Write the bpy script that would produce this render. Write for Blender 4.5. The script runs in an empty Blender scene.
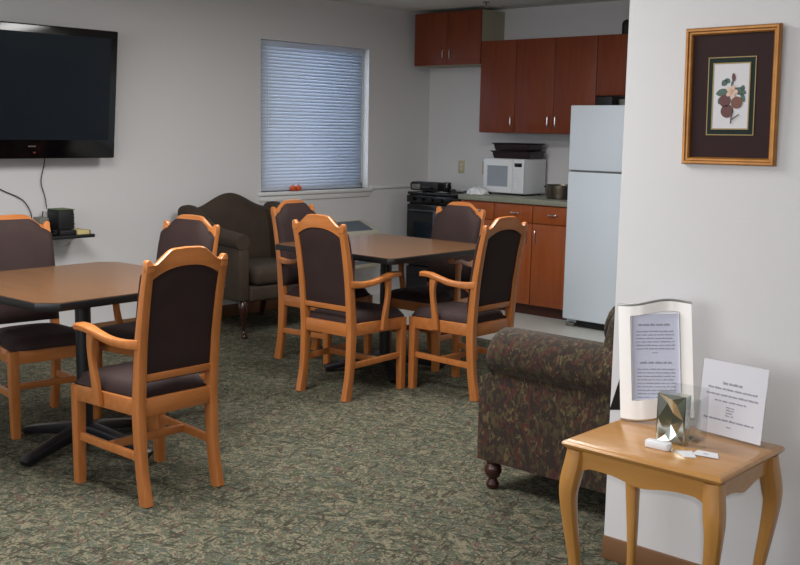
import bpy, bmesh, math, random
from mathutils import Vector, Matrix
random.seed(7)
PI = math.pi
D = bpy.data
SC = bpy.context.scene
COL = SC.collection

# ------------------------------------------------------------------ camera
def look_camera():
    yaw, pitch, roll, F, H = .7307, .1452, .0183, 1050., 1.52
    f = Vector((-math.sin(yaw)*math.cos(pitch), math.cos(yaw)*math.cos(pitch), -math.sin(pitch)))
    r0 = f.cross(Vector((0, 0, 1))).normalized(); u0 = r0.cross(f)
    r = math.cos(roll)*r0 + math.sin(roll)*u0
    u = -math.sin(roll)*r0 + math.cos(roll)*u0
    m = Matrix((r, u, -f)).transposed().to_4x4()
    m.translation = Vector((0, 0, H))
    cd = D.cameras.new('camera'); cam = D.objects.new('camera', cd); COL.objects.link(cam)
    cam.matrix_world = m
    cd.sensor_fit = 'HORIZONTAL'; cd.sensor_width = 36; cd.lens = F/800*36
    cd.clip_start = .05
    SC.camera = cam
look_camera()

# ------------------------------------------------------------------ light
w = D.worlds.new('daylight'); SC.world = w; w.use_nodes = True
w.node_tree.nodes['Background'].inputs[0].default_value = (.88, .93, 1.0, 1)
w.node_tree.nodes['Background'].inputs[1].default_value = 3.2

def area(name, loc, target, sx, sy, power, col, spread=PI):
    l = D.lights.new(name, 'AREA'); l.shape = 'RECTANGLE'; l.size = sx; l.size_y = sy
    l.energy = power; l.color = col; l.spread = spread
    o = D.objects.new(name, l); COL.objects.link(o); o.location = loc
    o.rotation_euler = (Vector(target)-Vector(loc)).to_track_quat('-Z', 'Y').to_euler()
    return o
area('daylight_rear_window', (-2.9, -1.35, 1.65), (-2.9, 4, 1.2), 3.6, 1.5, 62, (.92, .95, 1.0))
area('ceiling_fill_lounge', (-3.6, 2.2, 2.5), (-3.6, 2.2, 0), 1.6, 1.0, 96, (1.0, .985, .96))  # fill light added below the ceiling to brighten the left side, no known fixture
area('ceiling_fill_dining', (-3.9, 4.6, 2.5), (-3.9, 4.6, 0), 1.3, .6, 46, (1.0, .985, .96))  # added fill over the dining area to even out the light, not a seen lamp
area('ceiling_fill_kitchen', (-2.6, 6.1, 2.5), (-2.6, 6.1, 0), 1.2, .4, 14, (1.0, .96, .9))  # weak warm fill added to lift the kitchen, stands for no known fitting
area('camera_flash', (.03, .0, 1.60), (-2.3, 3.6, 1.0), .07, .04, 19, (1.0, .97, .98))
SC.view_settings.view_transform = 'Standard'; SC.view_settings.look = 'None'
SC.view_settings.gamma = 1; SC.view_settings.exposure = 0.0
SC.view_settings.use_curve_mapping = False

# ------------------------------------------------------------------ materials
def s2l(c): return tuple(((x/255)/12.92 if x/255 <= .04045 else ((x/255+.055)/1.055)**2.4) for x in c)
def mat(name, rgb, rough=.5, metal=0., spec=.5, noise=None, bump=None, coat=0, emit=None, trans=0, sheen=0, alpha=None):
    m = D.materials.new(name); m.use_nodes = True; nt = m.node_tree; b = nt.nodes['Principled BSDF']
    c = s2l(rgb)
    b.inputs['Base Color'].default_value = (*c, 1); b.inputs['Roughness'].default_value = rough
    b.inputs['Metallic'].default_value = metal; b.inputs['Specular IOR Level'].default_value = spec
    b.inputs['Coat Weight'].default_value = coat; b.inputs['Coat Roughness'].default_value = .15
    b.inputs['Transmission Weight'].default_value = trans
    b.inputs['Sheen Weight'].default_value = sheen
    if emit: b.inputs['Emission Color'].default_value = (*s2l(emit[0]), 1); b.inputs['Emission Strength'].default_value = emit[1]
    if noise:   # (scale, second rgb, stretch xyz)
        tc = nt.nodes.new('ShaderNodeTexCoord'); mp = nt.nodes.new('ShaderNodeMapping'); n = nt.nodes.new('ShaderNodeTexNoise')
        nt.links.new(tc.outputs['Object'], mp.inputs['Vector']); mp.inputs['Scale'].default_value = noise[2]
        nt.links.new(mp.outputs[0], n.inputs['Vector']); n.inputs['Scale'].default_value = noise[0]
        n.inputs['Detail'].default_value = 4; n.inputs['Roughness'].default_value = .6
        cr = nt.nodes.new('ShaderNodeValToRGB'); cr.color_ramp.elements[0].position = .32; cr.color_ramp.elements[1].position = .68
        cr.color_ramp.elements[0].color = (*c, 1); cr.color_ramp.elements[1].color = (*s2l(noise[1]), 1)
        nt.links.new(n.outputs['Fac'], cr.inputs['Fac']); nt.links.new(cr.outputs[0], b.inputs['Base Color'])
    if bump:    # (scale, strength)
        tc = nt.nodes.new('ShaderNodeTexCoord'); n = nt.nodes.new('ShaderNodeTexNoise'); n.inputs['Scale'].default_value = bump[0]
        nt.links.new(tc.outputs['Object'], n.inputs['Vector'])
        bp = nt.nodes.new('ShaderNodeBump'); bp.inputs['Strength'].default_value = bump[1]; bp.inputs['Distance'].default_value = .004
        nt.links.new(n.outputs['Fac'], bp.inputs['Height']); nt.links.new(bp.outputs[0], b.inputs['Normal'])
    return m

M = {}
M['wall'] = mat('wall_paint', (213, 212, 213), .75, bump=(160, .12))
M['ceil'] = mat('ceiling_paint', (222, 222, 216), .85, bump=(90, .4))
M['trimwhite'] = mat('trim_white', (222, 222, 220), .5)
M['basebrown'] = mat('base_brown', (112, 78, 50), .55)
M['oak'] = mat('oak_stain', (172, 103, 50), .36, noise=(9, (190, 119, 64), (3, 3, .5)), coat=.25)
M['oak_h'] = mat('oak_stain_horizontal', (172, 103, 50), .36, noise=(9, (190, 119, 64), (.5, 3, 3)), coat=.25)
M['uph'] = mat('brown_upholstery', (43, 28, 27), .75, noise=(5, (51, 34, 32), (1, 1, 1)), bump=(500, .3), spec=.35)
M['laminate'] = mat('table_laminate', (97, 68, 45), .26, noise=(4, (106, 75, 50), (.6, 6, 1)), spec=.5)
M['black'] = mat('black_edge', (22, 21, 22), .35)
M['iron'] = mat('black_metal', (17, 18, 24), .38, spec=.6)
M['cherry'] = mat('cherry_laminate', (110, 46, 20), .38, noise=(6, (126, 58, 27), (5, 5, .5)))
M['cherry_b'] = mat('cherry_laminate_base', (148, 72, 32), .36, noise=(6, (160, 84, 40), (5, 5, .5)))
M['cab_side'] = mat('cabinet_edge', (70, 34, 22), .5)
M['chrome'] = mat('brushed_metal', (205, 205, 208), .28, 1.)
M['counter'] = mat('counter_laminate', (128, 130, 116), .4, noise=(60, (146, 148, 134), (1, 1, 1)))
M['fridge'] = mat('fridge_white', (212, 222, 232), .38, bump=(220, .12))
M['whiteplastic'] = mat('white_plastic', (226, 228, 232), .35)
M['mwglass'] = mat('oven_window', (150, 158, 168), .2)
M['blackgloss'] = mat('black_gloss', (9, 8, 11), .12)
M['blackmatte'] = mat('black_matte', (20, 19, 22), .6)
M['screen'] = mat('tv_screen', (14, 26, 36), .22, spec=.5)
M['beige'] = mat('beige_plastic', (190, 182, 150), .5)
M['beigewall'] = mat('beige_duct', (168, 164, 142), .7)
M['unit'] = mat('heater_beige', (206, 200, 182), .5)
M['grille'] = mat('heater_grille', (118, 130, 140), .4)
M['honey'] = mat('honey_wood', (178, 124, 60), .28, noise=(6, (190, 138, 74), (.6, 5, 5)), coat=.5)
M['honey_v'] = mat('honey_wood_leg', (178, 124, 60), .28, noise=(6, (190, 138, 74), (5, 5, .6)), coat=.5)
M['darkwood'] = mat('dark_turned_wood', (52, 24, 18), .3, coat=.3)
M['olive'] = mat('olive_brown_fabric', (59, 46, 33), .8, noise=(8, (50, 39, 28), (1, 1, 1)), bump=(300, .3))
M['cream'] = mat('cream_enamel', (246, 242, 238), .3)
M['silver'] = mat('polished_silver', (238, 236, 232), .3, .45)
M['paperblue'] = mat('document_paper', (206, 210, 230), .6)
M['paper'] = mat('sign_paper', (214, 214, 222), .35, coat=.5)
M['ink'] = mat('printed_ink', (146, 148, 162), .7)
M['card'] = mat('white_card', (232, 233, 238), .5)
M['foil'] = mat('foil', (190, 196, 186), .15, 1.)
M['gold'] = mat('gold_frame', (176, 120, 52), .33, .35, noise=(14, (150, 96, 38), (1, 1, 1)))
M['matdark'] = mat('dark_mat', (46, 24, 24), .6, spec=.2)
M['matgreen'] = mat('green_mat', (24, 38, 34), .6, spec=.2)
M['goldline'] = mat('gold_fillet', (150, 128, 70), .4)
M['print'] = mat('print_paper', (206, 203, 206), .4)
M['leafgreen'] = mat('print_leaf', (70, 96, 84), .5)
M['fruitred'] = mat('print_fruit', (92, 46, 44), .5)
M['fruitbrown'] = mat('print_fruit_brown', (112, 66, 50), .5)
M['blossom'] = mat('print_blossom', (214, 180, 160), .5)
M['stem'] = mat('print_stem', (70, 60, 48), .5)
M['tomato'] = mat('orange_red_skin', (206, 84, 30), .3)
M['green'] = mat('green_stalk', (70, 90, 40), .5)
M['book'] = mat('yellow_book', (206, 190, 132), .6)
M['blue'] = mat('blue_stripe', (70, 120, 160), .5)
M['red'] = mat('red_lamp', (110, 50, 50), .4)
M['steel'] = mat('pan_steel', (120, 112, 100), .3, 1.)
M['vinyl'] = mat('vinyl_floor', (200, 200, 194), .32, noise=(3, (190, 191, 186), (1, 1, 1)))
M['towel'] = mat('blue_towel', (74, 78, 96), .9)
M['brass'] = mat('brass_reflection', (196, 160, 96), .35, .8)
M['darkred'] = mat('dark_maroon', (34, 17, 23), .3)
M['pipe'] = mat('grey_pipe', (110, 108, 100), .5)

def clear_mat():
    m = D.materials.new('clear_acrylic'); m.use_nodes = True; nt = m.node_tree; nt.nodes.remove(nt.nodes['Principled BSDF'])
    t = nt.nodes.new('ShaderNodeBsdfTransparent'); t.inputs[0].default_value = (.985, .99, .99, 1)
    g = nt.nodes.new('ShaderNodeBsdfGlossy'); g.inputs['Roughness'].default_value = .08
    mx = nt.nodes.new('ShaderNodeMixShader'); mx.inputs[0].default_value = .06
    nt.links.new(t.outputs[0], mx.inputs[1]); nt.links.new(g.outputs[0], mx.inputs[2])
    nt.links.new(mx.outputs[0], nt.nodes['Material Output'].inputs[0]); return m
M['clear'] = clear_mat()

def glass_pane():
    m = mat('window_glass', (235, 245, 250), .02, trans=1.0); m.node_tree.nodes['Principled BSDF'].inputs['IOR'].default_value = 1.02
    return m
M['glass'] = glass_pane()

def blind_mat():
    m = D.materials.new('blind_slat'); m.use_nodes = True; nt = m.node_tree; nt.nodes.remove(nt.nodes['Principled BSDF'])
    out = nt.nodes['Material Output']
    d = nt.nodes.new('ShaderNodeBsdfDiffuse'); d.inputs[0].default_value = (*s2l((214, 218, 226)), 1)
    t = nt.nodes.new('ShaderNodeBsdfTranslucent'); t.inputs[0].default_value = (*s2l((214, 222, 236)), 1)
    mx = nt.nodes.new('ShaderNodeMixShader'); mx.inputs[0].default_value = .35
    nt.links.new(d.outputs[0], mx.inputs[1]); nt.links.new(t.outputs[0], mx.inputs[2]); nt.links.new(mx.outputs[0], out.inputs[0])
    return m
M['blind'] = blind_mat()

def carpet_mat():
    m = mat('carpet_fern', (100, 102, 90), .95, spec=.1); nt = m.node_tree; N = nt.nodes; L = nt.links; b = N['Principled BSDF']
    tc = N.new('ShaderNodeTexCoord')
    def layer(rot, sc, stretch, off, dist):
        r = N.new('ShaderNodeVectorRotate'); r.inputs['Axis'].default_value = (0, 0, 1); r.inputs['Angle'].default_value = math.radians(rot)
        L.new(tc.outputs['Object'], r.inputs['Vector'])
        mp = N.new('ShaderNodeMapping'); mp.inputs['Scale'].default_value = (1, stretch, 1)
        mp.inputs['Location'].default_value = (off, off*.7, off)
        L.new(r.outputs[0], mp.inputs['Vector'])
        n = N.new('ShaderNodeTexNoise'); n.inputs['Scale'].default_value = sc; n.inputs['Detail'].default_value = 2.5
        n.inputs['Distortion'].default_value = dist; L.new(mp.outputs[0], n.inputs['Vector'])
        return n.outputs['Fac']
    def ramp(src, stops):
        cr = N.new('ShaderNodeValToRGB'); e = cr.color_ramp.elements
        while len(e) < len(stops): e.new(.5)
        for i, (p, c) in enumerate(stops): e[i].position = p; e[i].color = (*s2l(c), 1) if len(c) == 3 else c
        L.new(src, cr.inputs['Fac']); return cr.outputs[0]
    def bw(src, lo, hi): return ramp(src, [(lo, (0, 0, 0, 1)), (hi, (1, 1, 1, 1))])
    def mix(f, a, c):
        x = N.new('ShaderNodeMix'); x.data_type = 'RGBA'; L.new(f, x.inputs[0]); L.new(a, x.inputs[6])
        if isinstance(c, tuple): x.inputs[7].default_value = (*s2l(c), 1)
        else: L.new(c, x.inputs[7])
        return x.outputs[2]
    base = ramp(layer(10, 18, 1.3, 0, .6), [(.3, (72, 80, 64)), (.5, (90, 92, 74)), (.7, (74, 84, 78))])
    c = mix(bw(layer(35, 13.5, 3.4, 3, 1.2), .53, .60), base, (120, 112, 90))
    c = mix(bw(layer(-50, 13.5, 3.4, 9, 1.2), .54, .61), c, (122, 114, 92))
    c = mix(bw(layer(-15, 14.5, 3.4, 15, 1.2), .55, .62), c, (60, 62, 50))
    c = mix(bw(layer(75, 14.5, 3.4, 21, 1.2), .55, .62), c, (66, 61, 50))
    c = mix(bw(layer(20, 18, 2, 31, .8), .60, .68), c, (98, 76, 66))
    fine = bw(layer(0, 120, 1.0, 41, 0), .40, .62)
    hs = N.new('ShaderNodeHueSaturation'); hs.inputs['Saturation'].default_value = .88; L.new(c, hs.inputs['Color'])
    mr = N.new('ShaderNodeMapRange'); mr.inputs['To Min'].default_value = .72; mr.inputs['To Max'].default_value = 1.18
    L.new(fine, mr.inputs['Value']); L.new(mr.outputs[0], hs.inputs['Value']); c = hs.outputs[0]
    L.new(c, b.inputs['Base Color'])
    n = N.new('ShaderNodeTexNoise'); n.inputs['Scale'].default_value = 260; L.new(tc.outputs['Object'], n.inputs['Vector'])
    bp = N.new('ShaderNodeBump'); bp.inputs['Strength'].default_value = .6; bp.inputs['Distance'].default_value = .006
    L.new(n.outputs['Fac'], bp.inputs['Height']); L.new(bp.outputs[0], b.inputs['Normal'])
    return m
M['carpet'] = carpet_mat()

def damask_mat():
    m = mat('damask_fabric', (70, 58, 36), .8, spec=.25, sheen=.1); nt = m.node_tree; N = nt.nodes; L = nt.links; b = N['Principled BSDF']
    tc = N.new('ShaderNodeTexCoord')
    def nz(sc, off, dist, st=(1, 1, 1)):
        mp = N.new('ShaderNodeMapping'); mp.inputs['Location'].default_value = (off, off, off); mp.inputs['Scale'].default_value = st
        L.new(tc.outputs['Object'], mp.inputs['Vector'])
        n = N.new('ShaderNodeTexNoise'); n.inputs['Scale'].default_value = sc; n.inputs['Detail'].default_value = 3
        n.inputs['Distortion'].default_value = dist; L.new(mp.outputs[0], n.inputs['Vector']); return n.outputs['Fac']
    def step(src, lo, hi):
        cr = N.new('ShaderNodeValToRGB'); cr.color_ramp.elements[0].position = lo; cr.color_ramp.elements[1].position = hi; L.new(src, cr.inputs['Fac']); return cr.outputs[0]
    prev = None
    cols = [((64, 54, 34), nz(30, 0, 1.2, (1, 1, .55)), .48, .56), ((68, 34, 28), nz(32, 5, 1.2, (1, 1, .5)), .54, .61), ((42, 31, 26), nz(26, 11, 1.4), .54, .62), ((86, 74, 48), nz(42, 17, 1.2, (1, 1, .6)), .58, .66)]
    for c, f, lo, hi in cols:
        x = N.new('ShaderNodeMix'); x.data_type = 'RGBA'; L.new(step(f, lo, hi), x.inputs[0])
        if prev is None: x.inputs[6].default_value = (*s2l((39, 29, 22)), 1)
        else: L.new(prev, x.inputs[6])
        x.inputs[7].default_value = (*s2l(c), 1); prev = x.outputs[2]
    L.new(prev, b.inputs['Base Color'])
    return m
M['damask'] = damask_mat()

# ------------------------------------------------------------------ mesh helpers
def new_bm(): return bmesh.new()
def add_box(bm, x0, x1, y0, y1, z0, z1, bev=0., seg=2):
    t = bmesh.new()
    vs = [t.verts.new(p) for p in ((x0, y0, z0), (x1, y0, z0), (x1, y1, z0), (x0, y1, z0), (x0, y0, z1), (x1, y0, z1), (x1, y1, z1), (x0, y1, z1))]
    for f in ((3, 2, 1, 0), (4, 5, 6, 7), (0, 1, 5, 4), (1, 2, 6, 5), (2, 3, 7, 6), (3, 0, 4, 7)): t.faces.new([vs[i] for i in f])
    if bev: bmesh.ops.bevel(t, geom=t.edges[:], offset=bev, segments=seg, profile=.5, affect='EDGES')
    merge(bm, t)
def merge(bm, t, mtx=None):
    if mtx is not None: bmesh.ops.transform(t, matrix=mtx, verts=t.verts)
    me = D.meshes.new('tmp'); t.to_mesh(me); t.free(); bm.from_mesh(me); D.meshes.remove(me)
def add_rings(bm, rings, cap=True, closed=True):
    vr = [[bm.verts.new(p) for p in r] for r in rings]
    n = len(rings[0])
    for a, b in zip(vr, vr[1:]):
        for i in range(n if closed else n-1):
            j = (i+1) % n; bm.faces.new((a[i], a[j], b[j], b[i]))
    if cap:
        bm.faces.new(vr[0][::-1]); bm.faces.new(vr[-1])
def add_prism(bm, pts, axis, a, b, bev=0., seg=2):
    """polygon of 2-D points extruded along axis: 'x' -> (y,z), 'y' -> (x,z), 'z' -> (x,y)"""
    t = bmesh.new()
    def P(p, h): return {'x': (h, p[0], p[1]), 'y': (p[0], h, p[1]), 'z': (p[0], p[1], h)}[axis]
    add_rings(t, [[P(p, a) for p in pts], [P(p, b) for p in pts]])
    bmesh.ops.recalc_face_normals(t, faces=t.faces)
    if bev: 
        eds = [e for e in t.edges if e.calc_face_angle(0) > .6]
        bmesh.ops.bevel(t, geom=eds, offset=bev, segments=seg, profile=.5, affect='EDGES', clamp_overlap=True)
    merge(bm, t)
def catmull(pts, n=6):
    pts = [Vector(p) for p in pts]; out = []
    P = [pts[0]*2-pts[1]]+pts+[pts[-1]*2-pts[-2]]
    for i in range(1, len(P)-2):
        for k in range(n):
            t = k/n; a, b, c, d = P[i-1:i+3]
            out.append(.5*((2*b)+(c-a)*t+(2*a-5*b+4*c-d)*t*t+(3*b-a-3*c+d)*t**3))
    out.append(pts[-1]); return out
def add_sweep(bm, pts, sizes, side=None, seg=4, n=6, power=4., rnd=False):
    """sweep a rounded rectangle / ellipse along pts; sizes: (width along side vec, thickness) per control point"""
    path = catmull(pts, n); sz = catmull([(a, b, 0) for a, b in sizes], n)
    side = Vector(side or (1, 0, 0)).normalized()
    rings = []; N = 16 if rnd else 12
    for i, p in enumerate(path):
        t = (path[min(i+1, len(path)-1)]-path[max(i-1, 0)]).normalized()
        s = (side - t*side.dot(t)).normalized(); u = t.cross(s)
        a, b = sz[i].x/2, sz[i].y/2; r = []
        for k in range(N):
            th = 2*PI*(k+.5)/N; c, q = math.cos(th), math.sin(th)
            if not rnd: e = 2/power; c = math.copysign(abs(c)**e, c); q = math.copysign(abs(q)**e, q)
            r.append(p+s*c*a+u*q*b)
        rings.append(r)
    add_rings(bm, rings)
def add_tube(bm, pts, r, n=6, N=8, smoothpath=True):
    path = catmull(pts, n) if smoothpath else [Vector(p) for p in pts]
    rings = []; ref = Vector((0, 0, 1))
    if abs((path[-1]-path[0]).normalized().z) > .9: ref = Vector((1, 0, 0))
    for i, p in enumerate(path):
        t = (path[min(i+1, len(path)-1)]-path[max(i-1, 0)]).normalized()
        s = t.cross(ref).normalized(); u = s.cross(t)
        rr = r(i/(len(path)-1)) if callable(r) else r
        rings.append([p+(s*math.cos(2*PI*k/N)+u*math.sin(2*PI*k/N))*rr for k in range(N)])
    add_rings(bm, rings)
def add_lathe(bm, prof, c, N=20):
    add_rings(bm, [[(c[0]+r*math.cos(2*PI*k/N), c[1]+r*math.sin(2*PI*k/N), c[2]+z) for k in range(N)] for r, z in prof])
def obj(name, bm, m, parent=None, smooth=True, angle=35, bevel=0, sub=0):
    bmesh.ops.recalc_face_normals(bm, faces=bm.faces)
    me = D.meshes.new(name); bm.to_mesh(me); bm.free()
    me.materials.append(M[m] if isinstance(m, str) else m)
    o = D.objects.new(name, me); COL.objects.link(o)
    if smooth:
        for p in me.polygons: p.use_smooth = True
        try: me.set_sharp_from_angle(angle=math.radians(angle))
        except Exception: pass
    if bevel:
        md = o.modifiers.new('bevel', 'BEVEL'); md.width = bevel; md.segments = 2; md.limit_method = 'ANGLE'
    if sub:
        md = o.modifiers.new('sub', 'SUBSURF'); md.levels = sub; md.render_levels = sub
    if parent: o.parent = parent
    return o
def box(name, m, dims, parent=None, bev=0., seg=2):
    bm = new_bm(); add_box(bm, *dims, bev, seg); return obj(name, bm, m, parent)
def tag(o, label, cat, group=None, kind=None):
    if label: o['label'] = label
    if cat: o['category'] = cat
    if group: o['group'] = group
    if kind: o['kind'] = kind
    return o
def thing(name, label, cat, loc=(0, 0, 0), rz=0, group=None):
    o = D.objects.new(name, None); COL.objects.link(o); o.location = loc; o.rotation_euler = (0, 0, rz)
    o.empty_display_size = .1
    return tag(o, label, cat, group)
def struct(o): o['kind'] = 'structure'; return o
def dup(root, loc, rz, label, group=None):
    r = root.copy(); COL.objects.link(r); r.location = loc; r.rotation_euler = (0, 0, rz); r['label'] = label
    if group: r['group'] = group
    for ch in list(root.children):
        c = ch.copy(); COL.objects.link(c); c.parent = r
        for g in list(ch.children):
            d = g.copy(); COL.objects.link(d); d.parent = c
    return r

# ------------------------------------------------------------------ room shell
XW, YK, ZC = -6.60, 7.737, 2.59
XR, YB = 1.6, -1.6
VY = 6.06      # carpet / vinyl border
struct(box('floor', 'carpet', (XW-.15, XR+.15, YB-.15, VY, -.1, 0)))
v = struct(box('floor_kitchen', 'vinyl', (XW-.15, XR+.15, VY, YK+.15, -.1, 0)))
struct(box('trim_1', 'pipe', (XW, XR, VY-.012, VY+.012, 0, .004)))
struct(box('ceiling', 'ceil', (XW-.15, XR+.15, YB-.15, YK+.15, ZC, ZC+.1)))
# window wall with an opening
WY0, WY1, WZ0, WZ1 = 5.64, 6.90, .985, 2.215
bm = new_bm()
add_box(bm, XW-.15, XW, YB-.15, WY0, 0, ZC); add_box(bm, XW-.15, XW, WY1, YK+.15, 0, ZC)
add_box(bm, XW-.15, XW, WY0, WY1, 0, WZ0); add_box(bm, XW-.15, XW, WY0, WY1, WZ1, ZC)
struct(obj('wall_left', bm, 'wall'))
struct(box('wall_back', 'wall', (XW, XR+.15, YK, YK+.15, 0, ZC)))
struct(box('wall_right', 'wall', (XR, XR+.15, YB, YK, 0, ZC)))
struct(box('wall_front', 'wall', (XW, XR+.15, YB-.15, YB, 0, ZC)))
PX, PY = -1.856, 3.20
struct(box('wall_partition', 'wall', (PX, XR, PY, PY+.16, 0, ZC)))
# baseboards
bm = new_bm(); add_box(bm, XW, XW+.012, YB, VY, 0, .095, .003); struct(obj('baseboard_left', bm, 'basebrown'))
bm = new_bm(); add_box(bm, PX, XR, PY-.012, PY, 0, .085, .003); struct(obj('baseboard_partition', bm, 'basebrown'))
# window
wn = D.objects.new('window_1', None); COL.objects.link(wn); struct(wn)
bm = new_bm()
X0 = XW-.12
for a in ((WY0, WY0+.05, WZ0, WZ1), (WY1-.05, WY1, WZ0, WZ1), (WY0, WY1, WZ0, WZ0+.05), (WY0, WY1, WZ1-.05, WZ1)):
    add_box(bm, X0, X0+.05, a[0], a[1], a[2], a[3], .004)
obj('window_frame', bm, 'trimwhite', wn)
box('pane', 'glass', (X0+.02, X0+.026, WY0+.04, WY1-.04, WZ0+.04, WZ1-.04), wn)
bm = new_bm(); add_box(bm, XW-.13, XW+.035, WY0-.03, WY1+.03, WZ0-.028, WZ0, .006)
add_box(bm, XW, XW+.014, WY0-.02, WY1+.02, WZ0-.075, WZ0-.028, .003)
obj('window_sill', bm, 'trimwhite', wn)
# thin ledge that runs from the window sill to the corner
struct(box('trim_2', 'wall', (XW, XW+.018, WY1+.03, YK, .975, 1.005), bev=.005))
# blind
bl = thing('venetian_blind', 'closed white venetian blind filling the window above the wing armchair', 'blind', (XW-.035, 0, 0))
bm = new_bm(); BY0, BY1 = WY0+.01, WY1-.058
z = WZ1-.045
nsl = 42; z0 = WZ0+.03; dz = (WZ1-.05-z0)/nsl
for k in range(nsl):
    zz = z0+dz*(k+.5)
    pr = [Vector((.0085, 0, -dz*.56)), Vector((.0045, 0, -dz*.22)), Vector((-.0015, 0, dz*.22)), Vector((-.0095, 0, dz*.50))]
    ring = [[(p.x, y, zz+p.z) for p in pr] for y in (BY0+.01, BY1)]
    vr = [[bm.verts.new(q) for q in r] for r in ring]
    for i in range(3): bm.faces.new((vr[0][i], vr[0][i+1], vr[1][i+1], vr[1][i]))
o = obj('slats', bm, 'blind', bl, angle=80)
sd = o.modifiers.new('solid', 'SOLIDIFY'); sd.thickness = .0006
box('headrail', 'blind', (-.016, .016, BY0, BY1+.005, WZ1-.048, WZ1-.004), bl, .003)
box('bottom_rail', 'blind', (-.011, .011, BY0+.01, BY1, WZ0+.006, WZ0+.026), bl, .003)
bm = new_bm(); add_tube(bm, [(.022, BY0+.07, WZ1-.06), (.024, BY0+.072, 1.62), (.022, BY0+.07, 1.45)], .004)
obj('tilt_wand', bm, 'trimwhite', bl)

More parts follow.
